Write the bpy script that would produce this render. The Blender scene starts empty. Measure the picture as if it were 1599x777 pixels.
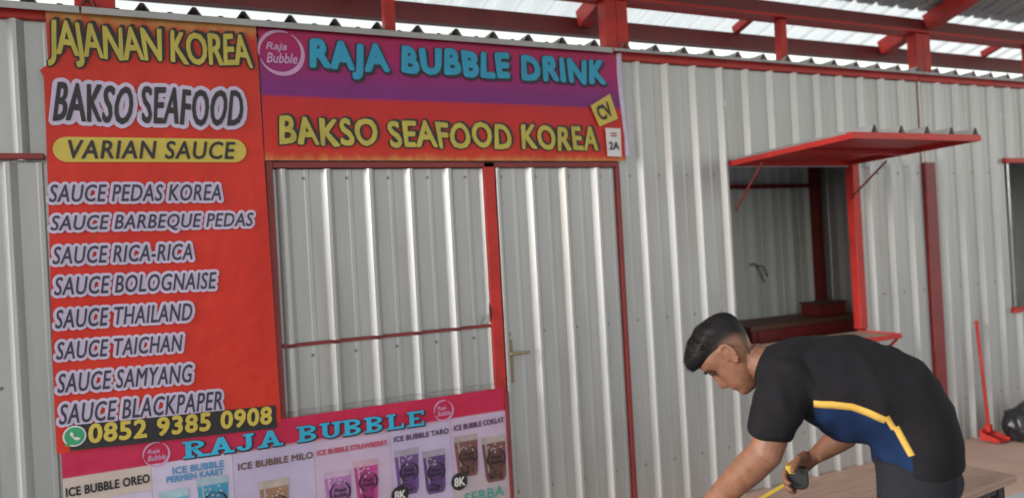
import bpy, bmesh, math, random
from mathutils import Vector, Matrix, noise
from mathutils.bvhtree import BVHTree
R = math.radians
random.seed(7)
S = bpy.context.scene
C = S.collection

# ------------------------------------------------------------------ camera, world, sun, exposure
YAW, PITCH, ROLL, FPX = -0.448, 0.0028, -0.0551, 1193.35
CAMY, EYE = -3.5255, 1.5
cd = bpy.data.cameras.new('camera'); cam = bpy.data.objects.new('camera', cd); C.objects.link(cam)
cd.sensor_fit = 'HORIZONTAL'; cd.sensor_width = 36; cd.lens = 36 * FPX / 1599.0
cd.clip_start = 0.05; cd.clip_end = 3000
fw = Vector((-math.sin(YAW) * math.cos(PITCH), math.cos(YAW) * math.cos(PITCH), math.sin(PITCH)))
rt = Vector((math.cos(YAW), math.sin(YAW), 0)); up = rt.cross(fw)
r2 = rt * math.cos(ROLL) + up * math.sin(ROLL); u2 = up * math.cos(ROLL) - rt * math.sin(ROLL)
cam.matrix_world = Matrix(((r2.x, u2.x, -fw.x, 0), (r2.y, u2.y, -fw.y, CAMY), (r2.z, u2.z, -fw.z, EYE), (0, 0, 0, 1)))
cd.dof.use_dof = True; cd.dof.focus_distance = 2.6; cd.dof.aperture_fstop = 1.7
S.camera = cam

SUN_EL, SUN_AZ = R(17), R(-93)          # the brighter side of the overcast sky: left and in front of the stalls
w = bpy.data.worlds.new('World'); S.world = w; w.use_nodes = True
nt = w.node_tree; bg = nt.nodes['Background']
sky = nt.nodes.new('ShaderNodeTexSky'); sky.sky_type = 'NISHITA'; sky.sun_disc = False
sky.sun_elevation = SUN_EL; sky.sun_rotation = SUN_AZ
sky.air_density = 2.0; sky.dust_density = 1.0; sky.ozone_density = 1.0
hs = nt.nodes.new('ShaderNodeHueSaturation'); hs.inputs['Saturation'].default_value = 0.25
nt.links.new(sky.outputs[0], hs.inputs['Color']); nt.links.new(hs.outputs[0], bg.inputs[0])
bg.inputs[1].default_value = 0.15
sd = bpy.data.lights.new('sun', 'SUN'); sun = bpy.data.objects.new('sun', sd); C.objects.link(sun)
sd.energy = 1.5; sd.angle = R(14); sd.color = (1, 0.992, 0.98)
sv = Vector((math.sin(SUN_AZ) * math.cos(SUN_EL), math.cos(SUN_AZ) * math.cos(SUN_EL), math.sin(SUN_EL)))
sun.rotation_euler = sv.to_track_quat('Z', 'Y').to_euler()
S.view_settings.view_transform = 'Standard'; S.view_settings.look = 'None'; S.view_settings.gamma = 1
S.view_settings.exposure = 1.12

# ------------------------------------------------------------------ helpers
def tag(o, label=None, cat=None, group=None, kind=None):
    if label: o['label'] = label
    if cat: o['category'] = cat
    if group: o['group'] = group
    if kind: o['kind'] = kind
    return o

def thing(name, label, cat, loc=(0, 0, 0), rz=0, group=None):
    o = bpy.data.objects.new(name, None); C.objects.link(o); o.empty_display_size = 0.1
    o.location = loc; o.rotation_euler = (0, 0, rz)
    return tag(o, label, cat, group)

def root_of(o):
    while o.parent: o = o.parent
    return o

class MB:
    def __init__(s): s.v = []; s.f = []; s.m = []; s.sm = []
    def add(s, vs, fs, mi=0, smooth=False):
        n = len(s.v); s.v += [tuple(v) for v in vs]
        for f in fs: s.f.append([i + n for i in f]); s.m.append(mi); s.sm.append(smooth)
        return s
    def box(s, a, b, mi=0):
        x0, x1 = sorted((a[0], b[0])); y0, y1 = sorted((a[1], b[1])); z0, z1 = sorted((a[2], b[2]))
        vs = [(x, y, z) for z in (z0, z1) for y in (y0, y1) for x in (x0, x1)]
        return s.add(vs, [(0, 2, 3, 1), (4, 5, 7, 6), (0, 1, 5, 4), (2, 6, 7, 3), (0, 4, 6, 2), (1, 3, 7, 5)], mi)
    def bar(s, p, q, wx, wz, upv=(0, 0, 1), mi=0):
        p = Vector(p); q = Vector(q); d = (q - p).normalized(); a = d.cross(Vector(upv)).normalized(); b = a.cross(d)
        vs = []
        for c in (p, q):
            for i, j in ((-1, -1), (1, -1), (1, 1), (-1, 1)): vs.append(c + a * i * wx / 2 + b * j * wz / 2)
        return s.add(vs, [(0, 1, 2, 3), (7, 6, 5, 4), (0, 4, 5, 1), (1, 5, 6, 2), (2, 6, 7, 3), (3, 7, 4, 0)], mi)
    def loft(s, secs, n=20, ref=(0, 1, 0), mi=0, cap=True):
        """secs: (centre, r1, r2); r2 lies along ref, r1 across it"""
        cs = [Vector(c[0]) for c in secs]; ref = Vector(ref); rings = []
        for i, (c, a, b) in enumerate(secs):
            t = (cs[min(i + 1, len(cs) - 1)] - cs[max(i - 1, 0)]).normalized()
            e2 = (ref - t * ref.dot(t)).normalized(); e1 = t.cross(e2)
            rings.append([cs[i] + e1 * a * math.cos(2 * math.pi * k / n) + e2 * b * math.sin(2 * math.pi * k / n) for k in range(n)])
        vs = [v for r in rings for v in r]; fs = []
        for i in range(len(rings) - 1):
            for k in range(n):
                fs.append((i * n + k, i * n + (k + 1) % n, (i + 1) * n + (k + 1) % n, (i + 1) * n + k))
        if cap:
            t0 = (cs[1] - cs[0]).normalized(); t1 = (cs[-1] - cs[-2]).normalized()
            vs.append(cs[0] - t0 * min(secs[0][1], secs[0][2]) * .45); vs.append(cs[-1] + t1 * min(secs[-1][1], secs[-1][2]) * .45)
            a, b = len(vs) - 2, len(vs) - 1; L = (len(rings) - 1) * n
            for k in range(n):
                fs.append((a, (k + 1) % n, k)); fs.append((b, L + k, L + (k + 1) % n))
        return s.add(vs, fs, mi, True)
    def tube(s, pts, r, n=8, mi=0):
        return s.loft([(p, r, r) for p in pts], n, (0.13, 0.9, 0.31), mi)
    def sphere(s, c, r, n=16, mi=0):
        c = Vector(c); vs = []; fs = []
        r = (r, r, r) if not hasattr(r, '__len__') else r
        for i in range(n // 2 + 1):
            th = math.pi * i / (n // 2)
            for k in range(n):
                ph = 2 * math.pi * k / n
                vs.append((c.x + r[0] * math.sin(th) * math.cos(ph), c.y + r[1] * math.sin(th) * math.sin(ph), c.z + r[2] * math.cos(th)))
        for i in range(n // 2):
            for k in range(n): fs.append((i * n + k, (i + 1) * n + k, (i + 1) * n + (k + 1) % n, i * n + (k + 1) % n))
        return s.add(vs, fs, mi, True)
    def mesh(s, name):
        me = bpy.data.meshes.new(name); me.from_pydata(s.v, [], s.f)
        me.polygons.foreach_set('material_index', s.m); me.polygons.foreach_set('use_smooth', s.sm); me.update()
        return me
    def build(s, name, mats, parent=None, bevel=0, origin=None, local=False):
        o = bpy.data.objects.new(name, s.mesh(name)); C.objects.link(o)
        for m in (mats if isinstance(mats, (list, tuple)) else [mats]): o.data.materials.append(m)
        if parent:
            off = Vector((0, 0, 0)) if local else root_of(parent).location.copy()
            o.data.transform(Matrix.Translation(-off)); o.parent = parent
        if origin and not parent:
            o.data.transform(Matrix.Translation(-Vector(origin))); o.location = origin
        if bevel:
            b = o.modifiers.new('bevel', 'BEVEL'); b.width = bevel; b.segments = 2; b.limit_method = 'ANGLE'
        return o

ALB = .78            # darkens surface colours alike to set them below the bright sky
def N(m, t, **kw):
    n = m.node_tree.nodes.new(t)
    for k, v in kw.items(): setattr(n, k, v)
    return n
def mat(name, col, rough=.6, metal=0., var=.12, scale=6., bump=0., stretch=(1, 1, 1), dirt=None, dirt_amt=0., spec=.5, coat=0.):
    """procedural material: base colour broken up by stretched noise, optional dirt blotches and fine bump"""
    m = bpy.data.materials.new(name); m.use_nodes = True; L = m.node_tree.links
    p = m.node_tree.nodes['Principled BSDF']
    col = tuple(c * ALB for c in col); dirt = tuple(c * ALB for c in dirt) if dirt else None
    p.inputs['Roughness'].default_value = rough; p.inputs['Metallic'].default_value = metal
    p.inputs['Specular IOR Level'].default_value = spec; p.inputs['Coat Weight'].default_value = coat
    g = N(m, 'ShaderNodeNewGeometry'); mp = N(m, 'ShaderNodeVectorMath', operation='MULTIPLY'); mp.inputs[1].default_value = stretch
    L.new(g.outputs['Position'], mp.inputs[0])
    no = N(m, 'ShaderNodeTexNoise'); no.inputs['Scale'].default_value = scale; no.inputs['Detail'].default_value = 5; no.inputs['Roughness'].default_value = .6
    L.new(mp.outputs[0], no.inputs['Vector'])
    r = N(m, 'ShaderNodeValToRGB'); r.color_ramp.elements[0].position = .3; r.color_ramp.elements[1].position = .7
    r.color_ramp.elements[0].color = tuple(max(0, c * (1 - var)) for c in col) + (1,)
    r.color_ramp.elements[1].color = tuple(min(1, c * (1 + var)) for c in col) + (1,)
    L.new(no.outputs['Fac'], r.inputs[0]); out = r.outputs[0]
    if dirt:
        n2 = N(m, 'ShaderNodeTexNoise'); n2.inputs['Scale'].default_value = scale * .35; n2.inputs['Detail'].default_value = 8; n2.inputs['Roughness'].default_value = .7
        L.new(mp.outputs[0], n2.inputs['Vector'])
        r3 = N(m, 'ShaderNodeValToRGB'); r3.color_ramp.elements[0].position = .5; r3.color_ramp.elements[1].position = .75
        r3.color_ramp.elements[1].color = (dirt_amt,) * 3 + (1,)
        L.new(n2.outputs['Fac'], r3.inputs[0])
        mx = N(m, 'ShaderNodeMix', data_type='RGBA'); L.new(r3.outputs[0], mx.inputs['Factor']); L.new(out, mx.inputs['A']); mx.inputs['B'].default_value = tuple(dirt) + (1,)
        out = mx.outputs['Result']
    L.new(out, p.inputs['Base Color'])
    mr = N(m, 'ShaderNodeMapRange'); mr.inputs['To Min'].default_value = max(0, rough - .1); mr.inputs['To Max'].default_value = min(1, rough + .12)
    L.new(no.outputs['Fac'], mr.inputs['Value']); L.new(mr.outputs[0], p.inputs['Roughness'])
    if bump:
        b = N(m, 'ShaderNodeBump'); b.inputs['Strength'].default_value = bump; b.inputs['Distance'].default_value = .01
        L.new(no.outputs['Fac'], b.inputs['Height']); L.new(b.outputs[0], p.inputs['Normal'])
    return m

M = {}
M['sheet'] = mat('corrugated_sheet', (.50, .505, .507), .38, .35, .08, 3, .05, (4, 4, .5), (.34, .325, .30), .6)
M['sheet_in'] = mat('corrugated_sheet_inside', (.80, .85, .83), .5, .0, .1, 3, .05, (4, 4, .5), (.25, .25, .22), .4)  # base colour raised above the outer sheet to brighten the dim interior
M['zinc'] = mat('zinc_roof_sheet', (.42, .42, .42), .5, .2, .15, 2, 0, (3, .6, 3), (.22, .2, .18), .5)
M['red'] = mat('red_paint', (.52, .032, .026), .45, 0, .2, 11, .12, (1, 1, 1), (.20, .035, .028), .6, spec=.3)
M['maroon'] = mat('maroon_paint', (.23, .022, .022), .5, 0, .2, 8, .08, (1, 1, 1), (.1, .02, .02), .5)
M['beam'] = mat('shaded_red_paint', (.16, .018, .018), .5, 0, .2, 8, .08, (1, 1, 1), (.09, .02, .02), .5)  # canopy red darkened in colour to stand for the shaded beam faces
M['wood_red'] = mat('red_stained_wood', (.15, .055, .038), .55, 0, .25, 8, .1, (1, 8, 8))
M['black'] = mat('black_rubber', (.02, .02, .022), .5, 0, .2, 12)
M['steel'] = mat('black_steel', (.03, .028, .028), .45, .3, .2, 15)
M['brass'] = mat('dull_brass', (.34, .27, .17), .4, .6, .15, 20)
M['lilac'] = mat('lilac_print', (.60, .52, .70), .55, 0, .05, 12)
M['white'] = mat('white_print', (.72, .70, .70), .5, 0, .05, 12)
M['ink'] = mat('black_print', (.018, .014, .018), .5, 0, .1, 12)
M['navy_ink'] = mat('navy_print', (.035, .03, .06), .5, 0, .1, 12)
M['olive'] = mat('olive_yellow_print', (.52, .43, .065), .5, 0, .18, 14, 0, (1, 1, .5))
M['yellow'] = mat('yellow_print', (.62, .48, .075), .5, 0, .06, 14)
M['blue'] = mat('blue_print', (.018, .34, .56), .5, 0, .12, 9)
M['blue2'] = mat('light_blue_print', (.03, .42, .68), .5, 0, .1, 9)
M['green'] = mat('green_print', (.03, .34, .16), .5, 0, .1, 9)
M['pinkline'] = mat('pale_pink_print', (.62, .33, .55), .5, 0, .08, 9)
M['dirtfloor'] = mat('brown_concrete', (.46, .30, .235), .85, 0, .10, 5, .15, (1, 1, 1), (.30, .19, .15), .6)
M['ground'] = mat('grey_concrete', (.40, .41, .43), .9, 0, .1, 3, .15, (1, 1, 1), (.27, .26, .25), .6)
M['plank'] = mat('brown_board', (.37, .24, .18), .7, 0, .18, 7, .08, (1.5, 12, 12), (.17, .1, .07), .5)

def add_fixings(m, px=.1975, ph=.862, pz=.80, zo=.28):
    """a row of dull screw heads with a trace of rust on every flat of the sheet"""
    L = m.node_tree.links; p = m.node_tree.nodes['Principled BSDF']; src = p.inputs['Base Color'].links[0].from_socket
    g = N(m, 'ShaderNodeNewGeometry'); sp = N(m, 'ShaderNodeSeparateXYZ'); L.new(g.outputs['Position'], sp.inputs[0])
    def rowd(sock, off, pitch):
        a = N(m, 'ShaderNodeMath', operation='SUBTRACT'); L.new(sock, a.inputs[0]); a.inputs[1].default_value = off
        b = N(m, 'ShaderNodeMath', operation='PINGPONG'); L.new(a.outputs[0], b.inputs[0]); b.inputs[1].default_value = pitch / 2
        return b.outputs[0]
    dx, dz = rowd(sp.outputs['X'], ph, px), rowd(sp.outputs['Z'], zo, pz)
    c = N(m, 'ShaderNodeCombineXYZ'); L.new(dx, c.inputs[0]); L.new(dz, c.inputs[1]); l = N(m, 'ShaderNodeVectorMath', operation='LENGTH'); L.new(c.outputs[0], l.inputs[0])
    mr = N(m, 'ShaderNodeMapRange'); mr.inputs['From Min'].default_value = .010; mr.inputs['From Max'].default_value = .005; L.new(l.outputs['Value'], mr.inputs['Value'])
    mx = N(m, 'ShaderNodeMix', data_type='RGBA'); L.new(mr.outputs[0], mx.inputs['Factor']); L.new(src, mx.inputs['A']); mx.inputs['B'].default_value = (.15, .12, .10, 1); L.new(mx.outputs['Result'], p.inputs['Base Color'])
add_fixings(M['sheet'])

# translucent skylight sheet: white glass-fibre that daylight shines through
def skylight():
    m = bpy.data.materials.new('white_fibre_sheet'); m.use_nodes = True; L = m.node_tree.links
    p = m.node_tree.nodes['Principled BSDF']; p.inputs['Base Color'].default_value = (.8, .82, .84, 1); p.inputs['Roughness'].default_value = .4
    t = N(m, 'ShaderNodeBsdfTranslucent'); n = N(m, 'ShaderNodeTexNoise'); n.inputs['Scale'].default_value = 5
    r = N(m, 'ShaderNodeValToRGB'); r.color_ramp.elements[0].color = (.70, .73, .76, 1); r.color_ramp.elements[1].color = (.93, .94, .96, 1)
    L.new(n.outputs['Fac'], r.inputs[0]); L.new(r.outputs[0], t.inputs['Color'])
    mx = N(m, 'ShaderNodeMixShader'); mx.inputs[0].default_value = .78
    L.new(p.outputs[0], mx.inputs[1]); L.new(t.outputs[0], mx.inputs[2]); tr_ = N(m, 'ShaderNodeBsdfTransparent'); tr_.inputs['Color'].default_value = (.93, .95, .96, 1); m2 = N(m, 'ShaderNodeMixShader'); m2.inputs[0].default_value = .36
    L.new(mx.outputs[0], m2.inputs[1]); L.new(tr_.outputs[0], m2.inputs[2]); L.new(m2.outputs[0], m.node_tree.nodes['Material Output'].inputs[0])
    return m
M['skylight'] = skylight()

# ------------------------------------------------------------------ ground
g = MB()
g.add([(-600, -600, -.006), (600, -600, -.006), (600, 600, -.006), (-600, 600, -.006)], [(0, 1, 2, 3)])
tag(g.build('ground', M['ground']), kind='structure')
g = MB(); g.box((-8, -.86, -.12), (14, 2.2, .0)); tag(g.build('walkway', M['dirtfloor']), kind='structure')

# ------------------------------------------------------------------ corrugated sheets
PITCHX = .1975
RIB = [(0, 0), (.023, .029), (.037, .029), (.060, 0)]
def rib_profile(x0, x1, phase, pitch=PITCHX, depth=1.0):
    """(x, height) points of a trapezoid sheet between x0 and x1; ribs stand at phase + k*pitch"""
    pts = [(x0, 0.)]
    k = math.floor((x0 - phase) / pitch) - 1
    while phase + k * pitch < x1 + pitch:
        b = phase + k * pitch - .02
        for dx, h in RIB: pts.append((b + dx, h * depth))
        for dx, h in ((.122, 0), (.128, .004), (.142, .004), (.148, 0)): pts.append((b + dx, h * depth))
        k += 1
    pts.append((x1, 0.)); pts.sort()
    def hat(x):
        for (a, ha), (b, hb) in zip(pts2, pts2[1:]):
            if a <= x <= b: return ha + (hb - ha) * ((x - a) / (b - a) if b > a else 0)
        return 0
    pts2 = [p for p in pts if p not in ((x0, 0.), (x1, 0.))]
    res = [(x0, hat(x0))] + [p for p in pts2 if x0 < p[0] < x1] + [(x1, hat(x1))]
    return res
def wall_sheet(mb, x0, x1, z0, z1, y=0., phase=.76, side=-1, mi=0, nz=1):
    pr = rib_profile(x0, x1, phase); vs = []; fs = []
    n = len(pr)
    for j in range(nz + 1):
        z = z0 + (z1 - z0) * j / nz
        for x, h in pr: vs.append((x, y + side * h, z))
    for j in range(nz):
        for i in range(n - 1): fs.append((j * n + i, j * n + i + 1, (j + 1) * n + i + 1, (j + 1) * n + i))
    mb.add(vs, fs, mi)
    return mb
def partition_sheet(mb, x, y0, y1, z0, z1, phase=.1, side=-1):
    pr = rib_profile(y0, y1, phase); vs = []; fs = []
    for y, h in pr: vs += [(x + side * h, y, z0), (x + side * h, y, z1)]
    for i in range(len(pr) - 1): fs.append((2 * i, 2 * i + 2, 2 * i + 3, 2 * i + 1))
    return mb.add(vs, fs)

# ------------------------------------------------------------------ the row of stalls
BACK = .93
def stall(k, label, state):
    xr = 2.337 + 2.52 * k; xl = xr - 2.52            # right and left boundary
    ph = .76 if k <= 0 else .735 if k == 1 else .71
    t = thing('market_stall', label, 'stall', (xl, 0, 0), 0, 'market stalls in the row')
    wl_, wr_ = {0: (.53, 1.545), 1: (3.15, 4.155), 2: (5.785, 6.66), -1: (-1.99, -.975)}[k]
    wb, wt = .87, 1.955
    p1 = wr_ + .066
    dr = xr - .003
    m = MB()
    wall_sheet(m, xl + (.024 if k < 2 else .11), wl_ - .001, 0, 2.512, 0, ph)
    wall_sheet(m, wl_ + .001, xr + .02, wt - (.03 if k == 1 else -.002), 2.512, 0, ph)
    if k == 2: wall_sheet(m, xl + .028, xl + .109, wt - .01, 2.512, 0, ph)
    wall_sheet(m, wl_, p1 if k == 1 else wr_, 0, wb - .03, 0, ph)
    m.build('front_wall', M['sheet'], t)
    # frame bars
    m = MB(); m.box((wr_ + .002, -.03, .87 if k == 1 else 0), (p1 - .002, .03, wt - .002)); m.build('post', M['red'], t, .004)
    if k == 1:
        m = MB(); m.box((4.862, -.034, 0), (4.968, .03, 1.952)); m.box((4.862, -.006, 1.953), (4.884, .02, 2.511)); m.build('post', M['maroon'], t, .004)
    else:
        m = MB(); m.box((xr - .002, -.03, 0), (xr + .021, .03, 1.955)); m.build('jamb', M['maroon'], t, .003)
    if k == 0:
        m = MB(); m.box((.498, -.031, .3), (.529, .02, 1.955)); m.build('jamb', M['maroon'], t, .003)
    if k == 2:
        m = MB(); m.box((wl_ - .02, -.036, wb - .03), (wr_ + .02, .03, wb + .005)); m.build('window_sill', M['red'], t, .003)
        m = MB(); m.box((wl_ - .03, -.036, wt - .005), (wr_ + .02, .03, wt + .03)); m.build('window_lintel', M['red'], t, .003)
    m = MB(); m.box((xl + .003, -.026, 2.514), (xr - .001, .03, 2.563)); m.build('top_rail', M['red'], t, .004)
    if k == 0:
        m = MB(); m.box((.53, -.03, wt - .03), (2.335, .02, wt - .002)); m.build('door_head', M['maroon'], t, .003)
    if k == -1:
        m = MB(); m.box((xl + .03, -.034, 1.962), (-.337, .02, 1.985)); m.build('door_head', M['maroon'], t, .003)
    # closed door
    m = MB(); dph = {0: 1.809, 1: 4.31, 2: 6.8, -1: -.47}[k]
    wall_sheet(m, p1 + .002, dr, .02, wt - .032 if k == 0 else wt - .004, -.006, dph)
    if k == -1:
        pass
    d = m.build('door', M['sheet'], t)
    if k == 0:
        h = MB(); h.box((p1 + .006, -.022, .835), (p1 + .046, -.0115, 1.055))
        h.tube([(p1 + .024, -.021, .985), (p1 + .024, -.05, .985)], .010, 10)
        h.tube([(p1 + .024, -.05, .985), (p1 + .07, -.054, .986), (p1 + .125, -.05, .984)], .0085, 10)
        h.build('door_handle', M['brass'], d, .002)
    # shutters
    if state == 'closed':
        m = MB(); wall_sheet(m, wl_ + .002, wr_ - .002, 1.142, wt - .034, -.004, ph, nz=1)
        s = m.build('upper_shutter', M['sheet'], t)
        f = MB(); f.box((wl_ + .004, -.0165, 1.127), (wr_ - .004, -.004, 1.141)); f.build('shutter_frame', M['maroon'], s)
        if k == 0:
            q = MB(); q.add([(1.50, -.012, 1.145), (1.543, -.012, 1.145), (1.543, -.012, 1.26), (1.525, -.05, 1.20)], [(0, 1, 2, 3)]); q.build('bent_flashing', M['white'], s)
        m = MB(); wall_sheet(m, wl_ + .002, wr_ - .002, wb - .028, 1.125, -.004, ph); m.build('lower_shutter', M['sheet'], t)
    elif state == 'open':
        # raised awning flap: corrugated sheet on a red steel frame
        a = Vector((0, -.90, .03)); fl = MB()
        x0, x1 = wl_ - .01, wr_ - .025; zt = 1.938
        pr = rib_profile(x0, x1, ph, depth=1.5); n = len(pr)
        vs = [(x, -.012, zt + .022 + h) for x, h in pr] + [(x, -.885, zt + .048 + h) for x, h in pr]
        fl.add(vs, [(i, i + n, i + n + 1, i + 1) for i in range(n - 1)])
        s = fl.build('awning_flap', M['zinc'], t)
        fr = MB()
        for x in (x0 + .015, x1 - .015): fr.bar((x, -.012, zt + .006), (x, -.87, zt + .033), .03, .028)
        fr.box((x0 - .001, -.895, zt + .02), (x1 + .001, -.863, zt + .052)); fr.box((x0 + .03, -.04, zt - .008), (x1 - .03, -.012, zt + .019))
        fr.box((x0 + .03, -.47, zt + .004), (x1 - .03, -.44, zt + .03))
        # red painted lining sheet closes the underside of the frame
        fr.add([(x0 + .03, -.04, zt + .019), (x1 - .03, -.04, zt + .019), (x1 - .03, -.863, zt + .046), (x0 + .03, -.863, zt + .046)], [(0, 1, 2, 3)])
        fr.build('awning_frame', M['red'], s, 0)
        for x, zz, q in ((wl_ + .02, 1.67, -.26), (wr_ - .02, 1.72, -.30)):
            st = MB(); st.bar((x, -.02, zz), (x, q, zt - .012), .009, .009); st.build('strut', M['maroon'], s)
        # drop-leaf counter folded out from the sill
        c = MB(); c.box((wl_ + .002, -.30, .846), (wr_ - .004, -.036, .850))
        c.box((wl_ + .002, -.30, .851), (wr_ - .004, -.004, .858))
        cs = c.build('counter_leaf', M['plank'], t)
        c = MB()
        c.box((wl_, -.315, .835), (wr_, -.301, .865)); c.box((wr_ - .003, -.315, .834), (wr_ + .011, -.004, .866)); c.box((wl_ - .012, -.315, .834), (wl_ + .001, -.004, .866))
        c.bar((wr_ + .004, -.29, .832), (wr_ + .004, -.04, .62), .014, .014)
        c.build('counter_frame', M['red'], cs, .002)
    # shell behind: rear wall, right partition, flat roof sheet
    m = MB(); wall_sheet(m, xl + .03, xr - .03, 0, 2.5, BACK, ph + .07); m.build('back_wall', M['sheet_in'], t)
    if k == 1:
        m = MB(); m.box((xl + .05, BACK - .075, 1.87), (xr - .07, BACK - .03, 1.90)); m.build('rear_rail', M['maroon'], t)
        m = MB(); m.box((xr - .10, BACK - .10, 0), (xr - .04, BACK - .03, 2.45)); m.build('corner_post', M['maroon'], t, .004)
    m = MB(); partition_sheet(m, xr - .008, .035, BACK, 0, 2.5); m.build('partition', M['sheet'] if k == 1 else M['sheet_in'], t)
    pr = rib_profile(xl + .002, xr - .002, .03 + .002 * k, .1985, 1.15); n = len(pr); m = MB()
    vs = [(x, -.06, 2.569 + h) for x, h in pr] + [(x, BACK + .06, 2.535 + h) for x, h in pr]
    m.add(vs, [(i, i + n, i + n + 1, i + 1) for i in range(n - 1)])
    vs = [(x, -.06, 2.5675 + h) for x, h in pr] + [(x, BACK + .06, 2.5335 + h) for x, h in pr]
    m.add(vs, [(i, i + 1, i + n + 1, i + n) for i in range(n - 1)])
    fr_ = m.build('flat_roof', M['sheet'], t)
    m = MB(); m.box((xl + .004, -.066, 2.540 if k < 1 else 2.551), (xr - .004, -.0615, 2.5665)); m.build('flashing', M['zinc'], fr_)
    return t
stall(-1, 'pale corrugated stall at the far left edge beyond the tall red banner', 'closed')
stall(0, 'closed corrugated stall hung with the three printed banners', 'closed')
stall(1, 'corrugated stall with a raised red awning flap over its open window', 'open')
stall(2, 'corrugated stall at the far right with a dark red-framed window', 'gap')

# ------------------------------------------------------------------ canopy over the row
cn = thing('canopy_roof', 'long red steel canopy with pale corrugated roof above the stalls', 'canopy', (2.3, 0, 2.58))
def rz(y): return 2.962 - .305 * y
X0, X1 = -1.45, 9.6
m = MB(); m.box((X0, -.045, 2.858), (X1, .045, 2.935)); fb = m.build('front_beam', M['beam'], cn); m = MB(); m.box((X0, -.056, 2.842), (X1, .07, 2.857)); m.build('beam_flange', M['red'], fb)  # brighter red on the flange stands for bounced light under the beam
m = MB(); m.box((X0, .26, 2.727), (X1, .30, 2.825)); m.box((X0, .301, 2.727), (X1, .32, 2.735)); m.build('rear_beam', M['beam'], cn)
for y in (-1.30,):
    m = MB(); m.box((X0, y - .04, rz(y) - .10), (X1, y + .04, rz(y) - .022)); m.build('purlin', M['maroon'], cn)
def rafter(x, wd, y0, y1, ht=.075, name='rafter'):
    m = MB(); m.bar((x, y0, rz(y0) - .02 - ht / 2), (x, y1, rz(y1) - .02 - ht / 2), wd, ht); m.build(name, M['red'], cn, .003)
for k in range(-1, 3):
    x = 2.337 + 2.52 * k
    rafter(x + .02, .085, .258, .047, .10); rafter(x + .085, .10, -.062, -1.45, .10)
    rafter(x + 1.16, .045, .258, .047, .05)
    for dx in (-.022, .052):
        m = MB(); m.box((x + dx, -.036, 2.569), (x + dx + .0725, .036, 2.841)); m.build('post', M['red'], cn, .004)
    m = MB(); m.box((x + 1.262, -.026, 2.569), (x + 1.316, .026, 2.841)); m.build('post', M['red'], cn, .004)
def roof_sheet(name, x0, x1, y0, y1, mt, dz=0):
    pr = rib_profile(x0, x1, .05, .198, 1.3); n = len(pr); m = MB(); ny = 3; vs = []; fs = []
    for j in range(ny + 1):
        y = y0 + (y1 - y0) * j / ny
        vs += [(x, y, rz(y) + dz + h) for x, h in pr]
    for j in range(ny): fs += [(j * n + i, j * n + i + 1, (j + 1) * n + i + 1, (j + 1) * n + i) for i in range(n - 1)]
    m.add(vs, fs); return m.build(name, mt, cn)
roof_sheet('skylight_sheet', X0, X1, -.12, .42, M['skylight'])
roof_sheet('roof_sheet', X0, X1, -1.5, -.06, M['zinc'], .006)

# ------------------------------------------------------------------ banners
def bdisp(x, z, s=0):
    return .003 * math.sin(5.1 * x + 1.7 * z + s) * math.sin(3.2 * z - 1.1 * x + s) + .002 * math.sin(9 * x - 6 * z + 2 * s) + .001 * math.sin(14 * z + 3 * x + s)
def banner_mesh(x0, x1, z0, z1, y, s, nx, nz, le=None, re=None, curl=0):
    m = MB(); vs = []
    for j in range(nz + 1):
        z = z0 + (z1 - z0) * j / nz
        a = x0 + (le(z) if le else 0); b = x1 + (re(z) if re else 0)
        for i in range(nx + 1):
            x = a + (b - a) * i / nx
            vs.append((x, y - bdisp(x, z, s), z))
    fs = [(j * (nx + 1) + i, j * (nx + 1) + i + 1, (j + 1) * (nx + 1) + i + 1, (j + 1) * (nx + 1) + i) for j in range(nz) for i in range(nx)]
    m.add(vs, fs, 0, True); return m
def print_mat(name, build):
    m = bpy.data.materials.new(name); m.use_nodes = True
    p = m.node_tree.nodes['Principled BSDF']; p.inputs['Roughness'].default_value = .42; p.inputs['Specular IOR Level'].default_value = .22
    g = N(m, 'ShaderNodeNewGeometry'); sp = N(m, 'ShaderNodeSeparateXYZ'); m.node_tree.links.new(g.outputs['Position'], sp.inputs[0])
    n0 = N(m, 'ShaderNodeTexNoise'); n0.inputs['Scale'].default_value = 3.2; n0.inputs['Detail'].default_value = 3; m.node_tree.links.new(g.outputs['Position'], n0.inputs['Vector'])
    b0 = N(m, 'ShaderNodeBump'); b0.inputs['Strength'].default_value = .7; b0.inputs['Distance'].default_value = .035; m.node_tree.links.new(n0.outputs['Fac'], b0.inputs['Height']); m.node_tree.links.new(b0.outputs[0], p.inputs['Normal'])
    out = build(m, m.node_tree.links, g.outputs['Position'], sp)
    m.node_tree.links.new(out, p.inputs['Base Color'])
    return m
def ramp(m, L, val, stops, lo, hi):
    mr = N(m, 'ShaderNodeMapRange'); mr.inputs['From Min'].default_value = lo; mr.inputs['From Max'].default_value = hi
    L.new(val, mr.inputs['Value']); r = N(m, 'ShaderNodeValToRGB'); e = r.color_ramp.elements
    while len(e) < len(stops): e.new(.5)
    for i, (q, c) in enumerate(stops): e[i].position = (q - lo) / (hi - lo); e[i].color = tuple(q_ * ALB for q_ in c) + (1,)
    L.new(mr.outputs[0], r.inputs[0]); return r.outputs[0]
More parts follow.
